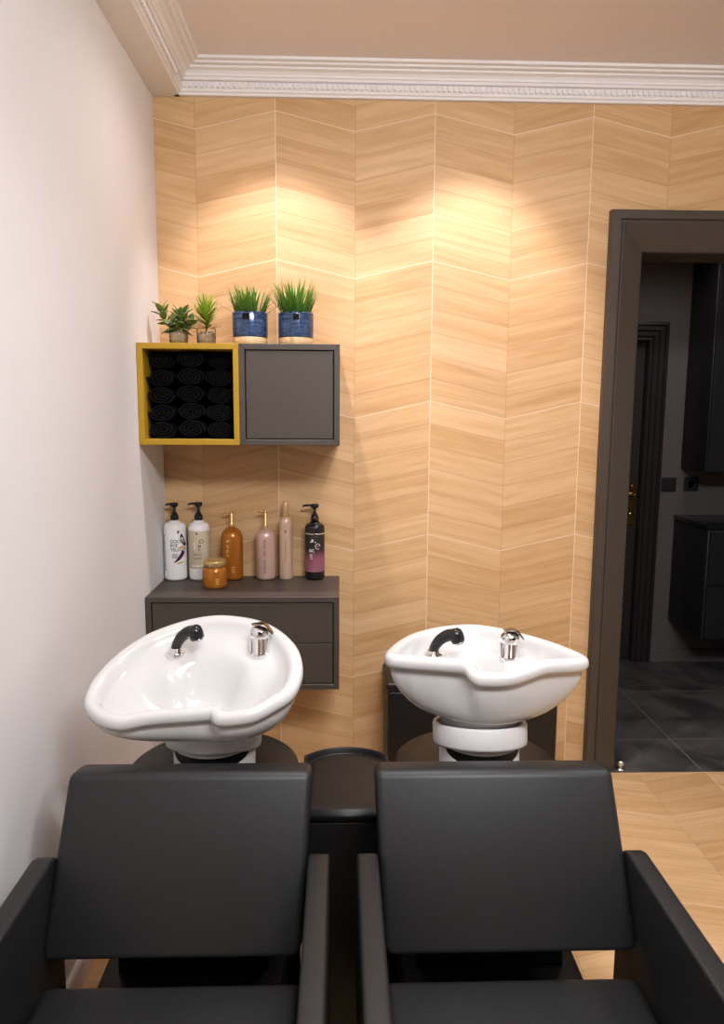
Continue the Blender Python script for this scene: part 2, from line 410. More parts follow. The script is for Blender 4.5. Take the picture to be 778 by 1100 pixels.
# rolled towels: a spiral strip of terry, one per roll
def roll_mb(a, b, dep, turns, ph):
    mb = MB(); n = 84; th = .0075
    outer, inner = [], []
    for i in range(n+1):
        t = i/n; ang = ph + t*turns*2*PI; r = .16+.84*t
        wob = 1+.03*math.sin(5*ang+ph)
        outer.append((a*r*wob*math.cos(ang), b*r*wob*math.sin(ang)))
    # strip thickness stays just under the pitch of the spiral
    for i in range(n+1):
        x, z = outer[i]; L = math.hypot(x, z) or 1; k = min(.8*(.84/turns), .3)
        inner.append((x-k*a*x/L, z-k*b*z/L))
    rows = []
    for y in (0, .004, dep-.004, dep):
        e = .002 if y in (0, dep) else 0
        ring = [Vector((x*(1-e*8), y, z*(1-e*8))) for x, z in outer]+[Vector((x*(1+e*8), y, z*(1+e*8))) for x, z in inner[::-1]]
        rows.append(ring)
    mb.rings(rows)
    m2 = len(rows[0]); front = rows[0]; back = rows[-1]
    fs = [[i, i+1, m2-2-i, m2-1-i] for i in range(n)]
    mb.add(front, fs); mb.add(back, [f[::-1] for f in fs])
    mb.lathe([(.003, 0.004), (.22, 0.004), (.22, dep-.01), (.003, dep-.01)], seg=20, mat=Matrix.Scale(a, 4, (1, 0, 0)) @ Matrix.Scale(b, 4, (0, 0, 1)) @ Matrix(((1, 0, 0, 0), (0, 0, 1, 0), (0, 1, 0, 0), (0, 0, 0, 1))))
    return mb
RW, RH = .0525, .0335
protos = [roll_mb(RW, RH, .27, 3.0+.35*q, q*1.3).build('rolled_towel', M_TOWEL) for q in range(3)]
cnt = 0
ROWN = ['bottom row', 'second row from the bottom', 'middle row', 'second row from the top', 'top row']
R = random.Random(12)
for r in range(5):
    for c in range(3):
        o = protos[cnt % 3]
        if cnt >= 3: o = o.copy(); C.objects.link(o)
        dx = R.uniform(-.001, .001)
        dy = .03 if r < 4 else (.17, .04, .06)[c]
        o.location = (CX+.0725+c*.1025+dx, -.35+dy+R.uniform(0, .012) if dy < .1 else -.285, CZ+.0535+r*.0605+(.0 if c != 1 else .0015))
        if c == 0 and r == 4: o.scale = (.97, .9, .9)
        if cnt % 2: o.scale = (-o.scale.x, o.scale.y, o.scale.z)
        tag(o, f'rolled black towel in the yellow cube, {ROWN[r]}, {("left", "middle", "right")[c]} of three', 'towel', 'rolled black towels in the yellow cube')
        cnt += 1

# ------------------------------------------------------------------ plants on the cubes
PZ = CZ+.35
def blade(mb, base, az, lean, length, wid, curve, seg=5, fold=.0):
    """a tapering curved blade"""
    d = Vector((math.cos(az), math.sin(az), 0)); s = Vector((-math.sin(az), math.cos(az), 0))
    p = Vector(base); L, R = [], []
    for i in range(seg+1):
        t = i/seg; a = lean+curve*t
        w_ = wid*(1-t**1.7)*(.55+.9*min(t*3, 1)*.5)
        if i: p = p+(d*math.sin(a)+Vector((0, 0, math.cos(a))))*(length/seg)
        L.append(p-s*w_); R.append(p+s*w_)
    vs = [q for pr in zip(L, R) for q in pr]
    mb.add(vs, [[2*i, 2*i+1, 2*i+3, 2*i+2] for i in range(seg)])
def fat_leaf(mb, base, d, upv, length, wid, thick=.003):
    """rounded succulent leaf with thickness"""
    d = Vector(d).normalized(); s = d.cross(Vector(upv)).normalized(); nrm = s.cross(d); rs = []
    for i in range(7):
        t = i/6; w_ = max(.0004, wid*math.sin(PI*min(1, (t*.88+.1)))**.8*(1 if t < .95 else .4)); c = Vector(base)+d*length*t+nrm*(-.18*length*t*t)
        rs.append([c+s*w_*math.cos(2*PI*j/8)+nrm*thick*math.sin(2*PI*j/8)*(1-.5*t) for j in range(8)])
    mb.rings(rs, cap0=True, cap1=True)
def grass_pot(x, label, hgt, seed, gap=False):
    t = thing('potted_grass', label, 'potted plant', (x, -.19, PZ), 0, 'blue grass pots on the wall cubes')
    mb = MB()
    mb.mi = 0; mb.lathe([(.0625, .034), (.0635, .037), (.0645, .06), (.0645, .118), (.0635, .1225), (.060, .1225), (.058, .116), (.058, .10), (.0005, .10)], seg=48)
    mb.build('pot', M_GLAZE, t)
    b = MB().lathe([(.058, 0), (.0605, .002), (.0622, .034), (.058, .036)], seg=48).build('pot_base', M_POTWOOD, t); b['label'] = 'plain light wood base of the pot'
    MB().lathe([(.0005, .09), (.057, .09), (.057, .106), (.03, .109), (.0005, .110)], seg=24).build('soil', M_SOIL, t)
    mb = MB()
    ang = math.radians(-86 if not gap else -97); rr = .0645
    pts = []
    for zz in (.093, .115):
        for k in range(5): a = ang+(k-2)*.09; pts.append(Vector(((rr+.0012)*math.cos(a), (rr+.0012)*math.sin(a), zz)))
    mb.add(pts, [[k, k+1, k+6, k+5] for k in range(4)]); tg = mb.build('tag', M_TAG, t); tg['label'] = 'small square black tag on the pot'
    mb = MB(); R = random.Random(seed)
    for i in range(230):
        a = R.uniform(0, 2*PI); r = .052*math.sqrt(R.random()); bx, by = r*math.cos(a), r*math.sin(a)
        if gap and .012 < bx < .034 and R.random() < .75: continue
        lean = .05+.42*r/.052+R.uniform(-.12, .15)
        ln = hgt*R.uniform(.6, 1.0)*(1-.15*r/.052)
        if abs(bx+math.cos(a)*ln*math.sin(lean+.25)) > .090: lean *= .45
        blade(mb, (bx, by, .105), a+R.uniform(-.5, .5), lean, ln, R.uniform(.0026, .0042), R.uniform(.0, .5))
    for i in range(14):
        a = R.uniform(0, 2*PI); blade(mb, (.05*math.cos(a), .05*math.sin(a), .107), a, .75+R.uniform(0, .25), hgt*.8, .0026, .35)
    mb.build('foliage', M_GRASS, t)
grass_pot(.374, 'shorter tufted grass in a light streaked blue pot, left of the two blue pots', .146, 3, True)
grass_pot(.541, 'taller grass in a dark blue pot with a wood base, right of the two', .172, 5)
def glass_jar(x, label):
    t = thing('potted_succulent', label, 'potted plant', (x, -.19, PZ), 0, 'small plants in glass jars on the yellow cube')
    MB().lathe([(.0005, 0), (.030, 0), (.0325, .003), (.034, .03), (.0345, .064), (.0335, .066), (.0325, .064), (.031, .008), (.0005, .006)], seg=36).build('glass_jar', M_GLASS, t)
    mb = MB(); R = random.Random(int(x*999))
    mb.lathe([(.0005, .0065), (.029, .0085), (.0300, .046), (.02, .050), (.0005, .051)], seg=20)
    for i in range(70):
        a = R.uniform(0, 2*PI); r = .024*math.sqrt(R.random()); z = .046+R.uniform(-.002, .006); s = R.uniform(.003, .006)
        mb.lathe([(.0002, -s*.6), (s*.8, -s*.3), (s, 0), (s*.7, s*.4), (.0002, s*.6)], (r*math.cos(a), r*math.sin(a), z), 6)
    g = mb.build('gravel', M_PEBBLE, t); return t
t = glass_jar(.114, 'dark green fleshy-leaved succulent in a glass jar, leftmost plant on the cubes')
mb = MB(); R = random.Random(4)
def sprig(mb, pts, n, ln, wd):
    path = smooth_path(pts, 6); mb.tube(path, .0022, 6)
    for i in range(n):
        k = int((.25+.75*i/(n-1))*(len(path)-1)); p = path[k]; ax = (path[min(k+1, len(path)-1)]-path[max(k-1, 0)]).normalized()
        a = i*2.4; sd = ax.orthogonal().normalized(); sd.rotate(Matrix.Rotation(a, 3, ax).to_quaternion() if False else Matrix.Rotation(a, 3, ax))
        d = (ax*(.35+.65*i/n)+sd*(1-.45*i/n)); f = 1-.25*abs(i/n-.5)
        fat_leaf(mb, p, d, ax, ln*f, wd*f)
sprig(mb, [(-.004, 0, .042), (-.030, -.004, .070), (-.050, -.006, .105), (-.058, -.008, .135)], 15, .046, .0135)
sprig(mb, [(.002, 0, .042), (.010, -.008, .080), (.014, -.010, .115)], 24, .054, .0140)
sprig(mb, [(.008, .004, .042), (.026, .0, .065), (.042, -.004, .090)], 12, .044, .0125)
sprig(mb, [(-.006, .004, .042), (-.012, -.014, .065), (-.016, -.032, .085)], 11, .044, .0125)
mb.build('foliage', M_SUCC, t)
t = glass_jar(.214, 'yellow-green spiky plant in a glass jar, second plant from the left')
mb = MB(); R = random.Random(9)
mb.tube(smooth_path([(0, 0, .04), (.001, 0, .08), (0, 0, .125)]), .003, 6)
for i in range(190):
    z = .060+.070*R.random(); a = R.uniform(0, 2*PI); k = (z-.060)/.070
    blade(mb, (0, 0, z), a, 1.62-.95*k+R.uniform(-.15, .15), .074+.004*k+R.uniform(-.008, .008), .0036, -.25+R.uniform(-.2, .3), 4)
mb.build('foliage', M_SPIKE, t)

# ------------------------------------------------------------------ hair products on the drawer cabinet
SZ = .869
FONT = None
def flat_text(txt, size):
    cu = bpy.data.curves.new('tmp_text', 'FONT'); cu.body = txt; cu.size = size; cu.align_x = 'LEFT'; cu.resolution_u = 3; cu.offset = size*.022
    o = bpy.data.objects.new('tmp_text', cu); C.objects.link(o)
    dg = bpy.context.evaluated_depsgraph_get(); dg.update()
    me = bpy.data.meshes.new_from_object(o.evaluated_get(dg))
    vs = [v.co.copy() for v in me.vertices]; fs = [list(p.vertices) for p in me.polygons]
    bpy.data.objects.remove(o); bpy.data.curves.remove(cu); bpy.data.meshes.remove(me)
    return vs, fs
def on_cyl(r, s, z):                                 # arc length s (0 faces the room), height z
    a = s/r; return Vector((r*math.sin(a), -r*math.cos(a), z))
def text_on(mb, txt, size, s, z, r, bold=1.0):
    vs, fs = flat_text(txt, size)
    mb.add([on_cyl(r, s+v.x*bold, z+v.y) for v in vs], fs, False)
def strip_on(mb, s0, s1, z0, z1, r):
    n = max(1, int(abs(s1-s0)/.004)); vs = []
    for i in range(n+1):
        s = s0+(s1-s0)*i/n; vs += [on_cyl(r, s, z0), on_cyl(r, s, z1)]
    mb.add(vs, [[2*i, 2*i+2, 2*i+3, 2*i+1] for i in range(n)], False)
def ribbon_on(mb, pts, r):                           # pts = (s, z, half width)
    P = smooth_path([(a, b, c) for a, b, c in pts], 6); vs = []
    for i, p in enumerate(P):
        q = P[min(i+1, len(P)-1)]-P[max(i-1, 0)]; nn = Vector((-q.y, q.x)).normalized()
        for sg in (-1, 1): vs.append(on_cyl(r, p.x+sg*nn.x*p.z, p.y+sg*nn.y*p.z))
    mb.add(vs, [[2*i, 2*i+2, 2*i+3, 2*i+1] for i in range(len(P)-1)], False)
def head_mark(mb, s, z, h, r):                       # little head-in-profile emblem
    pts = [(0, 0), (.75, 0), (.7, .25), (.95, .45), (.8, .6), (.75, .85), (.45, 1), (.15, .85), (.05, .55), (.2, .3)]
    mb.add([on_cyl(r, s+(a-.4)*h, z+b*h) for a, b in pts], [list(range(len(pts)))], False)
def pump(root, r, z0, collar_h, top, noz, mats, slim=False):
    """collar, stem, and a head with a nozzle to the left"""
    mb = MB()
    if slim:
        mb.lathe([(r*.95, z0), (r*1.05, z0+.004), (r*1.05, z0+.018), (r*.7, z0+.022), (r*.62, top-.010), (r*.5, top-.008)], seg=24)
        mb.lathe([(r*.9, top-.009), (r*1.05, top-.006), (r*1.0, top), (0, top+.001)], seg=24)
    else:
        mb.lathe([(r, z0), (r, z0+collar_h*.55), (r*.93, z0+collar_h*.62), (r*.5, z0+collar_h), (r*.36, z0+collar_h+.002), (r*.34, top-.016), (r*.3, top-.015)], seg=24)
        mb.lathe([(r*.5, top-.018), (r*.95, top-.013), (r*1.0, top-.004), (r*.85, top), (0, top+.001)], seg=24)
    zt = top-.006
    mb.tube([(0, 0, zt), (-noz*.5, -.002, zt+.001), (-noz*.9, -.003, zt-.001), (-noz, -.004, zt-.006)], [.0058, .005, .0042, .0036] if not slim else [.0052, .0045, .004, .0034], 10)
    mb.build('pump', mats, root)
def rounded(r, z0, z1, rb, rs, neck, zn):
    """body profile with rounded foot and shoulder"""
    p = [(.0005, z0), (r-rb, z0)]
    p += [(r-rb+rb*math.sin(a), z0+rb-rb*math.cos(a)) for a in [PI/2*k/5 for k in range(1, 6)]]
    p += [(neck+(r-neck)*math.cos(a), z1+rs*math.sin(a)) for a in [PI/2*k/7 for k in range(0, 8)]]
    p += [(neck, zn), (.0005, zn)]
    return p
M_BWHITE = pbr('white bottle plastic', (.88, .86, .84), .3, noise=.01)
M_BEIGE = pbr('beige bottle label', (.56, .47, .34), .5, noise=.03)
M_AMBER = pbr('amber bronze bottle', (.42, .135, .016), .2, .3, noise=.05, scale=10)
M_AMBERJ = pbr('amber bronze jar', (.46, .155, .02), .18, .3, noise=.05, scale=10)
M_GOLD = pbr('satin gold plastic', (.66, .44, .18), .32, .6, noise=.03)
M_ROSE = pbr('rose pink pearl bottle', (.60, .40, .33), .27, .25, noise=.04, scale=10)
M_CHAMP = pbr('champagne rose can', (.66, .46, .33), .3, .25, noise=.03, scale=10)
M_CAPGOLD = pbr('pale gold cap', (.66, .45, .22), .35, .5, noise=.03)
M_INK = pbr('dark ink', (.03, .025, .03), .5, noise=.05)
M_INKGREY = pbr('grey ink', (.12, .11, .14), .5, noise=.05)
M_INKPALE = pbr('pale ink', (.78, .72, .62), .5, noise=.02)
M_PURPLE = pbr('dark purple print', (.05, .008, .06), .4, noise=.05)
M_LIME = pbr('yellow green print', (.42, .45, .03), .5, noise=.05)
M_OCHRE = pbr('ochre print', (.62, .42, .08), .5, noise=.05)
M_INKBROWN = pbr('brown ink', (.20, .10, .07), .5, noise=.05)
M_INKGOLD = pbr('gold print', (.75, .45, .12), .4, noise=.05)
M_BTLBLACK = pbr('black bottle plastic', (.012, .010, .011), .25, noise=.05)
def pinkfade():
    m = bpy.data.materials.new('label fading from black to pink'); n, l = nodes(m); b = n['Principled BSDF']
    tc = n.new('ShaderNodeTexCoord'); sp = n.new('ShaderNodeSeparateXYZ'); l.new(tc.outputs['Object'], sp.inputs[0])
    r = n.new('ShaderNodeValToRGB'); e = r.color_ramp.elements
    mr = n.new('ShaderNodeMapRange'); mr.inputs['From Min'].default_value = .033; mr.inputs['From Max'].default_value = .125; l.new(sp.outputs['Z'], mr.inputs['Value'])
    e[0].position = 0; e[0].color = (.50, .20, .26, 1); e[1].position = 1; e[1].color = (.012, .010, .011, 1)
    k = e.new(.55); k.color = (.36, .12, .17, 1)
    l.new(mr.outputs[0], r.inputs[0])
    # vertical fibre pattern
    mp = n.new('ShaderNodeMapping'); mp.inputs['Scale'].default_value = (260, 260, 6); t = n.new('ShaderNodeTexNoise'); t.inputs['Scale'].default_value = 1
    l.new(tc.outputs['Object'], mp.inputs[0]); l.new(mp.outputs[0], t.inputs['Vector'])
    mx = n.new('ShaderNodeMix'); mx.data_type = 'RGBA'; mx.blend_type = 'MULTIPLY'; mx.inputs['Factor'].default_value = .55
    l.new(r.outputs[0], mx.inputs['A']); l.new(t.outputs['Fac'], mx.inputs['B'])
    mul = n.new('ShaderNodeMix'); mul.data_type = 'RGBA'; mul.blend_type = 'ADD'; mul.inputs['Factor'].default_value = .12
    l.new(mx.outputs['Result'], mul.inputs['A']); l.new(r.outputs[0], mul.inputs['B'])
    l.new(mul.outputs['Result'], b.inputs['Base Color']); b.inputs['Roughness'].default_value = .3
    return m
M_PINKFADE = pinkfade()
def lines(mb, rows, r):
    for s0, s1, z, hh in rows: strip_on(mb, s0, s1, z, z+hh, r)
GP = 'hair products on the drawer cabinet'
# 1 white bottle, purple swoosh
r = .0445; t = thing('pump_bottle', 'white bottle with black pump, purple swoosh and the words GOOD BYE YELLOW', 'bottle', (.0475, -.05, SZ), 0, GP)
MB().lathe(rounded(r, 0, .205, .010, .026, .019, .238), seg=48).build('body', M_BWHITE, t)
mb = MB(); q = r+.0004
for i, wd in enumerate(('GOOD', 'BYE', 'YELLOW')): text_on(mb, wd, .0185, -.010, .152-.0165*i, q, .95)
mb.build('lettering', M_INKGREY, t)
mb = MB(); head_mark(mb, .022, .190, .012, q); mb.build('emblem', M_INKGREY, t)
mb = MB(); R = random.Random(2)
for k in range(34):
    z = .040+k*.0043; strip_on(mb, -.046, -.046+R.uniform(.008, .013), z, z+.0024, q)
mb.build('side_print', M_INKGREY, t); mb = MB()
lines(mb, [(-.004, .020, .108-.004*k, .0018) for k in range(5)], q)
mb.build('small_print', M_INKGREY, t)
mb = MB(); ribbon_on(mb, [(.036, .188, .002), (.037, .176, .0075), (.042, .161, .009), (.049, .149, .0085), (.057, .139, .007)], q+.0002); mb.build('purple_swoosh', M_PURPLE, t); mb = MB()
ribbon_on(mb, [(.046, .118, .009), (.036, .104, .008), (.022, .088, .006), (.004, .074, .0015)], q+.0002); mb.build('purple_swoosh', M_PURPLE, t)
mb = MB(); ribbon_on(mb, [(.022, .128, .0012), (.032, .134, .004), (.046, .136, .003)], q+.0001); mb.build('yellow_swoosh', [M_OCHRE], t); mb = MB(); ribbon_on(mb, [(.012, .072, .0008), (.026, .071, .003), (.044, .076, .002)], q+.0001)
mb.build('yellow_swoosh', [M_OCHRE], t)
pump(t, .0165, .236, .034, .307, .032, M_BLACKGLOSS)
# 2 white bottle with beige wrap
r = .042; t = thing('pump_bottle', 'white bottle with black pump and a broad beige label', 'bottle', (.143, -.05, SZ), 0, GP)
MB().lathe(rounded(r, 0, .205, .010, .026, .019, .238), seg=48).build('body', M_BWHITE, t)
MB().lathe([(r+.0002, .049), (r+.0006, .050), (r+.0006, .198), (r+.0002, .199)], seg=48).build('beige_label', M_BEIGE, t)
q = r+.001; mb = MB()
text_on(mb, 'O', .024, .006, .150, q); text_on(mb, 'M', .016, .002, .134, q); text_on(mb, 'E', .018, .003, .119, q)
head_mark(mb, -.002, .184, .010, q); lines(mb, [(-.019, .017, .108, .0022), (-.019, .019, .102, .0018), (-.016, .018, .092, .0018), (-.016, .016, .087, .0018)], q)
mb.build('dark_lettering', M_INKBROWN, t)
mb = MB(); text_on(mb, 'L', .046, -.018, .124, q, 1.0); mb.build('pale_lettering', M_INKPALE, t); mb = MB(); lines(mb, [(-.026, -.010, .056, .008), (-.007, .008, .056, .008), (.011, .024, .057, .006)], q)
mb.build('pale_lettering', M_INKPALE, t)
pump(t, .0165, .236, .034, .309, .040, M_BLACKGLOSS)
# 3 amber bottle
r = .0430; t = thing('pump_bottle', 'amber bronze bottle with a slim gold pump behind the jar', 'bottle', (.273, -.05, SZ), 0, GP)
MB().lathe(rounded(r, 0, .162, .012, .044, .0125, .212), seg=48).build('body', M_AMBER, t)
q = r+.0004; mb = MB(); ribbon_on(mb, [(-.018, .160, .001), (-.011, .158, .003), (-.006, .166, .001)], q); lines(mb, [(-.016+.003*math.sin(k*1.7), -.009+.003*math.cos(k*2.3), .100+.0065*k, .0028) for k in range(7)], q)
mb.build('gold_print', M_INKGOLD, t); mb = MB()
lines(mb, [(.002, .016, .034+.007*k, .0018) for k in range(4)], q); mb.build('gold_print', M_INKGOLD, t)
pump(t, .0095, .209, .02, .276, .030, M_GOLD, True)
# jar
r = .0475; t = thing('cosmetic_jar', 'squat amber jar with a gold screw lid at the front of the shelf', 'jar', (.226, -.19, SZ), 0, GP)
MB().lathe([(.0005, 0), (r-.008, 0), (r-.002, .004), (r, .014), (r-.0005, .062), (r-.005, .078), (r-.008, .080), (.0005, .080)], seg=48).build('body', M_AMBERJ, t)
MB().lathe([(.040, .080), (.0425, .081), (.0425, .102), (.0405, .106), (.038, .106), (.036, .104), (.0005, .104)], seg=48).build('lid', M_GOLD, t)
mb = MB(); lines(mb, [(.010, .024, .020+.006*k, .0025) for k in range(4)], r+.0004); mb.build('gold_print', M_INKGOLD, t)
# 4 rose bottle
r = .0400; t = thing('pump_bottle', 'rose pink pearl bottle with a slim gold pump', 'bottle', (.407, -.05, SZ), 0, GP)
MB().lathe(rounded(r, 0, .168, .013, .034, .0125, .207), seg=48).build('body', M_ROSE, t)
mb = MB(); q = r+.0004; R = random.Random(6)
lines(mb, [(-.004-R.uniform(0, .002), .002+R.uniform(0, .002), .030+.0062*k, .0034) for k in range(22) if k not in (9, 10, 15)], q); mb.build('vertical_print', M_INKBROWN, t)
pump(t, .0095, .204, .02, .278, .030, M_GOLD, True)
# 5 spray can
r = .0275; t = thing('spray_can', 'tall slim champagne can with a gold cap, no pump', 'spray can', (.487, -.045, SZ), 0, GP)
MB().lathe([(.0005, 0), (r-.003, 0), (r-.0005, .002), (r-.0005, .006), (r, .008), (r, .215)]+[(r-.012*(1-math.cos(a)), .215+.035*math.sin(a)) for a in [PI/2*k/6 for k in range(1, 7)]]+[(.0005, .252)], seg=40).build('body', M_CHAMP, t)
MB().lathe([(.012, .250), (.0128, .252), (.0122, .309), (.0108, .312), (.0005, .313)], seg=32).build('cap', M_CAPGOLD, t)
mb = MB(); lines(mb, [(-.003, .003, .190, .010)], r+.0004); mb.build('emblem', M_INKBROWN, t)
mb = MB(); lines(mb, [(-.0015, .0015, .07+.006*k, .003) for k in range(16)], r+.0004); mb.build('vertical_print', M_INKBROWN, t)
# 6 black bottle with pink fade
r = .0392; t = thing('pump_bottle', 'black bottle with black pump, silver band and a pink lower label', 'bottle', (.603, -.05, SZ), 0, GP)
MB().lathe(rounded(r, 0, .208, .012, .018, .022, .230), seg=48).build('body', M_BTLBLACK, t)
MB().lathe([(r+.0001, .034), (r+.0005, .0345), (r+.0005, .178), (r+.0001, .179)], seg=48).build('fading_label', M_PINKFADE, t)
b = MB().lathe([(r+.0001, .184), (r+.0008, .185), (r+.0008, .1885), (r+.0001, .1895)], seg=48).build('silver_band', M_CHROME, t)
q = r+.001; mb = MB(); head_mark(mb, -.009, .156, .011, q); lines(mb, [(-.018, -.010, .154, .004), (.0, .006, .154, .003)], q)
text_on(mb, 'BC', .017, -.022, .115, q); ribbon_on(mb, [(.013+.0095*math.cos(a), .138+.0105*math.sin(a), .0011) for a in [2*PI*k/20 for k in range(18)]], q)
lines(mb, [(.009, .017, .138, .0015), (-.020, -.007, .103, .003), (-.020, -.008, .096, .003), (-.018, -.006, .088, .0025)], q); mb.build('pale_lettering', M_INKPALE, t)
pump(t, .0165, .227, .040, .303, .048, M_BLACKGLOSS)

# ------------------------------------------------------------------ wash units
RIM_L = [(0.137, -1.328, 0.874), (0.133, -1.288, 0.889), (0.143, -1.235, 0.91), (0.17, -1.18, 0.933), (0.212, -1.13, 0.955), (0.257, -1.099, 0.969), (0.31, -1.077, 0.981), (0.361, -1.067, 0.988), (0.405, -1.069, 0.99), (0.466, -1.086, 0.987), (0.514, -1.112, 0.98), (0.555, -1.151, 0.967), (0.586, -1.201, 0.95), (0.599, -1.25, 0.932), (0.599, -1.295, 0.914), (0.584, -1.337, 0.897), (0.551, -1.365, 0.884), (0.51, -1.391, 0.872), (0.468, -1.397, 0.867), (0.447, -1.397, 0.866), (0.436, -1.394, 0.867), (0.427, -1.381, 0.8705), (0.414, -1.3775, 0.871), (0.372, -1.379, 0.868), (0.321, -1.379, 0.865), (0.271, -1.382, 0.861), (0.223, -1.389, 0.855), (0.183, -1.377, 0.858), (0.154, -1.354, 0.865)]
RIM_R = [(0.826, -1.249, 0.949), (0.85, -1.164, 0.944), (0.894, -1.076, 0.939), (0.946, -1.016, 0.935), (1.0, -0.979, 0.933), (1.061, -0.958, 0.931), (1.101, -0.97, 0.932), (1.148, -1.013, 0.935), (1.192, -1.075, 0.939), (1.228, -1.133, 0.942), (1.259, -1.205, 0.946), (1.278, -1.28, 0.951), (1.255, -1.303, 0.952), (1.212, -1.314, 0.953), (1.17, -1.325, 0.953), (1.132, -1.336, 0.944), (1.098, -1.344, 0.936), (1.063, -1.347, 0.933), (1.032, -1.347, 0.934), (1.019, -1.346, 0.935), (1.009, -1.339, 0.942), (1.000, -1.326, 0.952), (0.990, -1.318, 0.953), (0.967, -1.306, 0.952), (0.936, -1.298, 0.952), (0.9, -1.286, 0.951), (0.857, -1.273, 0.95)]
def resample(pts, n):
    P = [Vector(p) for p in pts]; k = len(P); dense = []
    for i in range(k):
        a, b, c, d = P[i-1], P[i], P[(i+1) % k], P[(i+2) % k]
        for j in range(12):
            t = j/12; dense.append(.5*((2*b)+(c-a)*t+(2*a-5*b+4*c-d)*t*t+(3*b-a-3*c+d)*t**3))
    L = [0]
    for i in range(len(dense)): L.append(L[-1]+(dense[(i+1) % len(dense)]-dense[i]).length)
    out = []; j = 0
    for i in range(n):
        s = L[-1]*i/n
        while L[j+1] < s: j += 1
        t = (s-L[j])/max(1e-9, L[j+1]-L[j]); out.append(dense[j].lerp(dense[(j+1) % len(dense)], t))
    return out
def sstep(a, b, x):
    t = min(1, max(0, (x-a)/(b-a))); return t*t*(3-2*t)
def basin(root, org, rim, col, bowl, depth, name_label, ex):
    """ceramic basin: rolled rim, inner tap ledge and bowl, outer shell down to the collar; all in local coordinates of the unit"""
    org = Vector(org); N = 216
    P = [p-org for p in resample(rim, N)]
    cx = sum(p.x for p in P)/N; cy = sum(p.y for p in P)/N; cen = Vector((cx, cy, 0))
    col = Vector(col)-org; bw = Vector(bowl)-org
    out = []
    for i in range(N):
        t = P[(i+1) % N]-P[i-1]; o = Vector((-t.y, t.x, 0)).normalized()
        if o.dot(P[i]-cen) < 0: o = -o
        out.append(o)
    for _ in range(3): out = [(out[i-1]+out[i]*2+out[(i+1) % N]).normalized() for i in range(N)]
    rs = []
    # outer shell
    rb = .098; base = []
    for i in range(N):
        a = math.atan2(P[i].y-col.y, P[i].x-col.x); base.append(col+Vector((rb*math.cos(a), rb*math.sin(a), 0)))
    K = 14
    S = [p.copy() for p in P]
    for _ in range(160): S = [(S[i-1]+S[i]*2+S[(i+1) % N])/4 for i in range(N)]
    rs.append([b+Vector((0, 0, -.06)) for b in base])
    for k in range(K):
        t = k/(K-1)*PI/2; ring = []
        fx, fz = math.sin(t)**ex, 1-math.cos(t)**ex
        for i in range(N):
            q = S[i].lerp(P[i], fx**6)+out[i]*.0015+Vector((0, 0, -.0195)); b = base[i]
            ring.append(Vector((b.x+(q.x-b.x)*fx, b.y+(q.y-b.y)*fx, b.z+(q.z-b.z)*fz)))
        rs.append(ring)
    for u, v in ((.012, -.017), (.0155, -.008), (.0155, .001), (.0125, .009), (.006, .0135), (-.002, .0145), (-.010, .012), (-.0165, .006), (-.021, -.003), (-.0245, -.013)):
        rs.append([P[i]+out[i]*u+Vector((0, 0, v)) for i in range(N)])
    lip = rs[-1]
    zl = [v.z for v in lip]
    # mean plane of the lip, so the inside follows the tilt of the basin
    import itertools
    Sxx = Sxy = Syy = Sxz = Syz = 0; mz = sum(zl)/N
    for p in lip:
        dx, dy, dz = p.x-cx, p.y-cy, p.z-mz; Sxx += dx*dx; Sxy += dx*dy; Syy += dy*dy; Sxz += dx*dz; Syz += dy*dz
    D = Sxx*Syy-Sxy*Sxy; ax = (Sxz*Syy-Syz*Sxy)/D; ay = (Syz*Sxx-Sxz*Sxy)/D
    plane = lambda x, y: mz+ax*(x-cx)+ay*(y-cy)
    for rho in (.97, .93, .88, .82, .76, .70, .65, .60, .55, .50, .45, .40, .34, .28, .22, .16, .10, .05):
        ring = []
        for i in range(N):
            a = lip[i]; x = bw.x+(a.x-bw.x)*rho; y = bw.y+(a.y-bw.y)*rho
            dirn = math.atan2(a.y-bw.y, a.x-bw.x); back = sstep(.02, .55, math.sin(dirn))
            zb = plane(x, y)*(1-rho**3)+a.z*rho**3
            full = depth*(1-rho**2.3)
            ledge = .017*sstep(1.0, .93, rho)+(depth-.017)*sstep(.64, .22, rho)**.9
            ring.append(Vector((x, y, zb-(full*(1-back)+ledge*back))))
        rs.append(ring)
    mb = MB(); mb.rings(rs, cap0=True, cap1=True)
    o = mb.build('basin', M_CERAMIC, root); o['label'] = name_label
    c = rs[-1]; ctr = sum(c, Vector())/N
    MB().lathe([(.022, -.001), (.023, .002), (.019, .004), (.014, .002), (.0005, .001)], ctr+Vector((0, 0, .001)), 24).build('drain', M_CHROME, o)['label'] = 'round chrome drain'
    def surf(x, y):
        best = min((v for r_ in rs[27:] for v in r_), key=lambda v: (v.x-x)**2+(v.y-y)**2); return best.z
    return o, surf
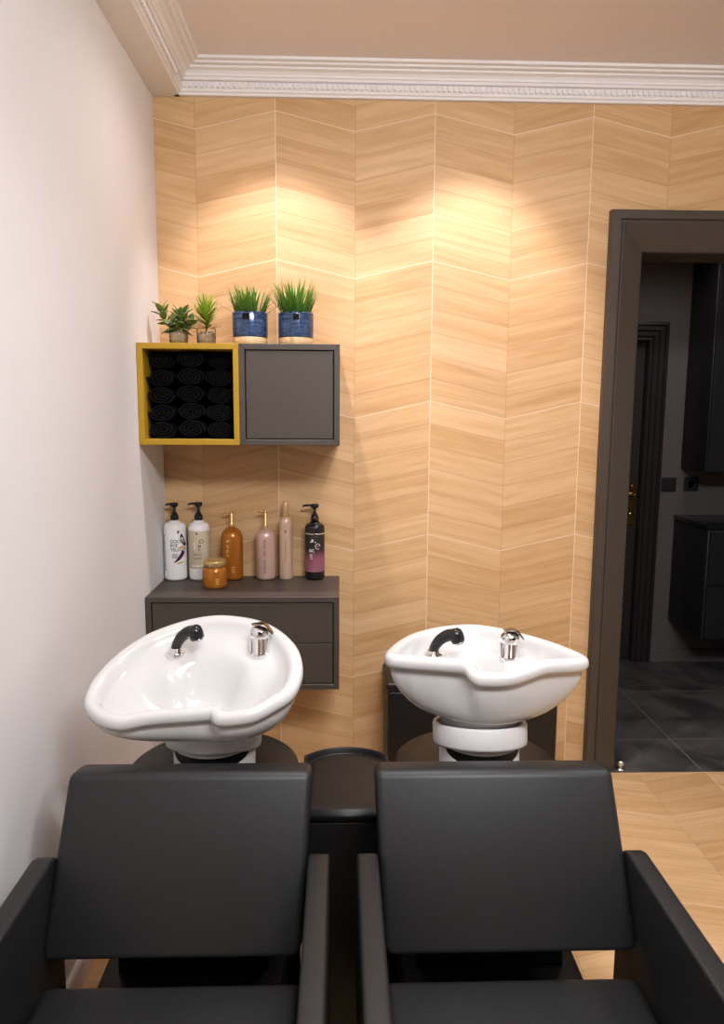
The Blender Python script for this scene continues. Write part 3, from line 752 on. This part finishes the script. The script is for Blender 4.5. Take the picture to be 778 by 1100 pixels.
def spray(parent, x, y, z, tilt=0, rz=0):
    T = Matrix.Translation((x, y, z)) @ Matrix.Rotation(rz, 4, 'Z') @ Matrix.Rotation(tilt, 4, 'X')
    mb = MB(); mb.mi = 1
    mb.lathe([(.0245, -.012), (.0245, .004), (.0225, .0065), (.017, .0075), (.016, .015), (.014, .016)], seg=28)
    mb.mi = 0
    path = smooth_path([(0, 0, .012), (.006, -.002, .028), (.019, -.008, .047), (.038, -.016, .060), (.056, -.024, .062)], 6)
    n = len(path)
    mb.tube(path, [.0118+.0050*(i/(n-1)) for i in range(n)], 18)
    d = Vector((.32, -.2, -.92)).normalized()
    e = path[-1]; rot = Vector((0, 0, 1)).rotation_difference(d).to_matrix().to_4x4()
    mb.lathe([(.0005, -.019), (.010, -.0175), (.0165, -.011), (.0185, 0), (.018, .012), (.0165, .018), (.0005, .018)], e, 22, mat=rot)
    mb.mi = 1; mb.lathe([(.0135, .017), (.0135, .023), (.012, .0245), (.0005, .0245)], e, 20, mat=rot)
    mb.v = [tuple(T @ Vector(v)) for v in mb.v]
    s = mb.build('spray_head', [M_BLACKGLOSS, M_CHROME], parent); s['label'] = 'black hand shower on a chrome ring'
def mixer(parent, x, y, z, rz=0):
    T = Matrix.Translation((x, y, z)) @ Matrix.Rotation(rz, 4, 'Z')
    mb = MB()
    mb.lathe([(.027, -.012), (.027, .003), (.0245, .005), (.0242, .036), (.0232, .0368), (.0232, .0385), (.0248, .0392), (.0252, .046), (.023, .056), (.017, .063), (.008, .067), (.0005, .0675)], seg=36)
    # lever: a polished tongue, dark reflections in its colour, arching over the cap towards the right
    mb.mi = 2; rs = []
    for k in range(19):
        t = k/18; a = math.radians(122-112*t); rr = .0275+.0035*math.sin(PI*t)+(.006*(1-t*5) if t < .2 else 0)+(.006*(t-.8)*5 if t > .8 else 0)
        wd = .004+.013*min(1, t*3.2)*(1 if t < .85 else 1-.9*(t-.85)/.15*.5); th = .0032
        er = Vector((math.cos(a), 0, math.sin(a)))
        rs.append([Vector((0, -.004, .042))+er*(rr+th*math.sin(b))+Vector((0, wd*math.cos(b), 0)) for b in [2*PI*q/12 for q in range(12)]])
    mb.rings(rs, cap0=True, cap1=True)
    mb.mi = 1; mb.lathe([(.0048, 0), (.0048, .0008), (.0005, .0012)], (.0045, -.0243, .0535), 14, mat=Matrix.Rotation(PI/2-.25, 4, 'X'))
    mb.v = [tuple(T @ Vector(v)) for v in mb.v]
    s = mb.build('mixer_tap', [M_CHROME, M_BLACKGLOSS, M_CHROMEREFL], parent); s['label'] = 'chrome single-lever mixer tap'
def cushion(mb, corners, bev, seg=5, bulge=0):
    """eight corners: front TL TR BR BL then back TL TR BR BL"""
    bm = bmesh.new(); v = [bm.verts.new(c) for c in corners]
    for f in ((0, 1, 2, 3), (5, 4, 7, 6), (4, 0, 3, 7), (1, 5, 6, 2), (4, 5, 1, 0), (3, 2, 6, 7)): bm.faces.new([v[i] for i in f])
    bmesh.ops.bevel(bm, geom=list(bm.edges), offset=bev, segments=seg, profile=.5, affect='EDGES')
    return mb.bm(bm, None, True)
def wash_unit(org, label, ctop, cbot, rim, col, bowl, depth, blabel, sp, mx, ringroll, belly):
    org = Vector(org)
    t = thing('wash_unit', label, 'hair wash chair', org, 0, 'backwash units')
    L = lambda x, y, z: Vector((x, y, z))-org
    # reclined backrest
    hw = .257; th = .085
    F = [L(ctop-hw, -1.468, .775), L(ctop+hw, -1.468, .775), L(cbot+hw, -1.625, .460), L(cbot-hw, -1.625, .460)]
    Bk = [Vector((0, .08, -.015)), Vector((0, .08, -.015)), Vector((0, .082, .03)), Vector((0, .082, .03))]
    mb = MB(); cushion(mb, F+[p+q for p, q in zip(F, Bk)], .017); mb.build('backrest', M_LEATHER, t)
    # seat cushion
    cs = (ctop+cbot)/2; z1 = .425
    F = [L(cs-.255, -1.63, z1), L(cs+.255, -1.63, z1), L(cs+.255, -2.14, z1), L(cs-.255, -2.14, z1)]
    mb = MB(); cushion(mb, F+[p-Vector((0, 0, .12)) for p in F], .022); mb.build('seat', M_LEATHER, t)
    # armrest panels
    for s in (-1, 1):
        xi, xo = cs+s*.2585, cs+s*.3025
        poly = [(-1.505-org.y, .02), (-1.508-org.y, .598), (-1.520-org.y, .621), (-1.545-org.y, .630), (-2.135-org.y, .630), (-2.165-org.y, .60), (-2.165-org.y, .02)]
        mb = MB(); mb.prism(poly, 'X', min(xi, xo)-org.x, max(xi, xo)-org.x, .007, 3, True); mb.build('armrest', M_LEATHER, t)
    # frame that ties the seat, backrest and drum together
    mb = MB(); mb.box(cs-.20-org.x, cs+.20-org.x, -2.05-org.y, -1.30-org.y, .24, .303, .006, 2)
    mb.box(cs-.165-org.x, cs+.165-org.x, -1.462-org.y, -1.432-org.y, .28, .64, .006, 2)
    mb.build('seat_frame', M_PLASTIC, t)
    # drum with a service hatch seam on top
    R0 = .212
    MB().lathe([(.0005, 0), (R0-.01, 0), (R0, .008), (R0, .640), (R0-.003, .652), (R0-.012, .658), (.09, .660), (.0005, .660)], seg=72).build('base_drum', M_PLASTIC, t)
    # collar ring carrying the basin
    rot = Matrix.Rotation(math.radians(-13), 4, 'X') @ Matrix.Rotation(ringroll, 4, 'Y')
    c = Vector((col[0], col[1], .755))-org
    mb = MB(); mb.lathe([(.108, -.030), (.115, -.028), (.117, -.022), (.1175, .018), (.115, .024), (.108, .024), (.106, .018), (.106, -.026)], c+Vector((0, 0, -.012)), 56, mat=rot); mb.build('collar', M_WHITEPLASTIC, t)
    mb = MB(); mb.lathe([(.0005, .655), (.099, .655), (.100, .660), (.100, .738), (.0005, .74)], (c.x, c.y, 0), 48); mb.mi = 1
    vs = []
    for k in range(25):
        a = -PI/2+(k-12)/12*1.15; e = math.sqrt(max(0, 1-((k-12)/12.2)**2)); vs += [(c.x+.1006*math.cos(a), c.y+.1006*math.sin(a), .722-.030*e), (c.x+.1006*math.cos(a), c.y+.1006*math.sin(a), .722)]
    mb.add(vs, [[2*k, 2*k+2, 2*k+3, 2*k+1] for k in range(24)]); mb.build('pedestal_neck', [M_WHITEPLASTIC, M_PLASTIC], t)
    b, surf = basin(t, org, rim, col, bowl, depth, blabel, belly)
    x, y = sp[0]-org.x, sp[1]-org.y; spray(b, x, y, surf(x, y), 0, sp[2])
    x, y = mx[0]-org.x, mx[1]-org.y; mixer(b, x, y, surf(x, y), mx[2])
    return t
wash_unit((.39, -1.2, 0), 'left wash unit, charcoal chair by the white wall with its white basin tipped forward', .388, .372, RIM_L,
          (.392, -1.2, .777), (.385, -1.265, 0), .105, 'white ceramic basin tipped towards the chair', (.291, -1.153, 0), (.503, -1.168, 0), .03, .88)
wash_unit((1.05, -1.2, 0), 'right wash unit, charcoal chair near the doorway with a level white basin', 1.035, 1.048, RIM_R,
          (1.055, -1.2, .80), (1.05, -1.20, 0), .12, 'white ceramic basin with a dipped neck rest', (.944, -1.119, 0), (1.142, -1.125, 0), 0, .92)

# ------------------------------------------------------------------ service cabinet with a tray top between the units
t = thing('service_cabinet', 'black plastic cabinet with a round-backed tray top between the two wash units', 'cabinet', (.722, -1.12, 0))
def dshape(hw, yb, yf, n=24):
    """outline: straight front at yf, arc at the back reaching yb"""
    R_ = .150; cyy = yb-R_; a0 = math.acos(min(1, hw/R_)); pts = [(hw*.98, yf), (hw, yf+.02)]
    for k in range(n+1):
        a = a0+(PI-2*a0)*k/n; pts.append((R_*math.cos(a), cyy+R_*math.sin(a)))
    return pts+[(-hw, yf+.02), (-hw*.98, yf)]
hw = .112; o1 = dshape(hw, .125, -.185)
MB().prism(o1, 'Z', .0, .560, .003, 2, True).build('cabinet_body', M_PLASTIC, t)
def tray_ring(ins, z_back, z_front):
    out = []
    for x, y in o1:
        yy = (y+.03)*(1-ins/.155)-.03; f = sstep(-.01, -.13, y)
        out.append(Vector((x*(1-ins/hw), yy, z_back+(z_front-z_back)*f)))
    return out
# raised rim at the back, a groove inside it, then the flat plate that rounds over at the straight front edge
rs = [tray_ring(*a) for a in ((-.001, .561, .561), (-.003, .580, .568), (-.003, .600, .576), (-.001, .6035, .581), (.002, .6045, .585), (.0045, .602, .588),
      (.006, .590, .5900), (.011, .583, .5915), (.016, .583, .5925), (.0185, .590, .593), (.022, .594, .594), (.03, .594, .594), (.08, .594, .594))]
mb = MB(); mb.rings(rs, cap0=True, cap1=True); mb.build('tray_top', M_PLASTIC, t)

# ------------------------------------------------------------------ black lidded box against the wood wall
t = thing('storage_box', 'black lidded box against the wood wall behind the right wash basin', 'box', (1.222, -.13, 0))
MB().box(-.333, .333, -.115, .12, 0, .468, .012, 3, smooth=True).build('box_body', M_PLASTIC, t)
MB().box(-.339, .339, -.121, .124, .469, .502, .010, 3, smooth=True).build('lid', M_PLASTIC, t)

# ------------------------------------------------------------------ things beyond the doorway
t = thing('light_switch', 'square black double switch on the dark wall beyond the doorway', 'light switch', (2.697, BY, 1.112))
MB().box(-.046, .046, -.009, 0, -.042, .042, .003, 2).build('switch_plate', M_BLACKCAB, t)
for s in (-1, 1): MB().box(.021*s-.018, .021*s+.018, -.013, -.008, -.032, .032, .002, 1).build('rocker', M_BLACKCAB, t)
t = thing('power_socket', 'black wall socket under the hanging black cabinet', 'socket', (2.835, BY, 1.115))
MB().box(-.044, .044, -.009, 0, -.042, .042, .003, 2).build('socket_plate', M_BLACKCAB, t)
MB().lathe([(.0005, 0), (.026, 0), (.028, .004), (.023, .004), (.021, .001)], (0, -.008, 0), 24, mat=Matrix.Rotation(PI/2, 4, 'X')).build('socket_rim', M_BLACKCAB, t)
t = thing('hanging_cabinet', 'tall black cabinet hung on the far wall beyond the doorway', 'cabinet', (3.12, BY, 1.21))
mb = MB(); mb.box(-.355, .355, -.30, 0, .0, 1.25, .006, 2); mb.build('cabinet_body', M_BLACKCAB, t)
for s in (-1, 1): MB().box(.178*s-.172, .178*s+.172, -.318, -.301, .004, 1.246, .003, 1).build('door', M_BLACKCAB, t)
t = thing('vanity_unit', 'black wall-hung washstand low on the far wall beyond the doorway', 'washstand', (3.1, BY, .27))
MB().box(-.355, .355, -.42, 0, 0, .63, .008, 2).build('cabinet_body', M_BLACKCAB, t)
MB().box(-.36, .36, -.43, 0, .631, .657, .005, 2).build('worktop', M_BLACKGLOSS, t)
for z in (.01, .32): MB().box(-.345, .345, -.438, -.421, z, z+.30, .003, 1).build('drawer', M_BLACKCAB, t)
t = thing('door_stop', 'small shiny door stop on the floor at the foot of the door casing', 'door stop', (1.925, .03, 0))
MB().lathe([(.0005, 0), (.020, 0), (.020, .004), (.009, .008), (.008, .016)], seg=20).build('stop_base', M_CHROME, t)
MB().lathe([(.008, .014), (.016, .018), (.0185, .028), (.016, .038), (.008, .044), (.0005, .0445)], seg=20).build('stop_knob', M_CHROME, t)
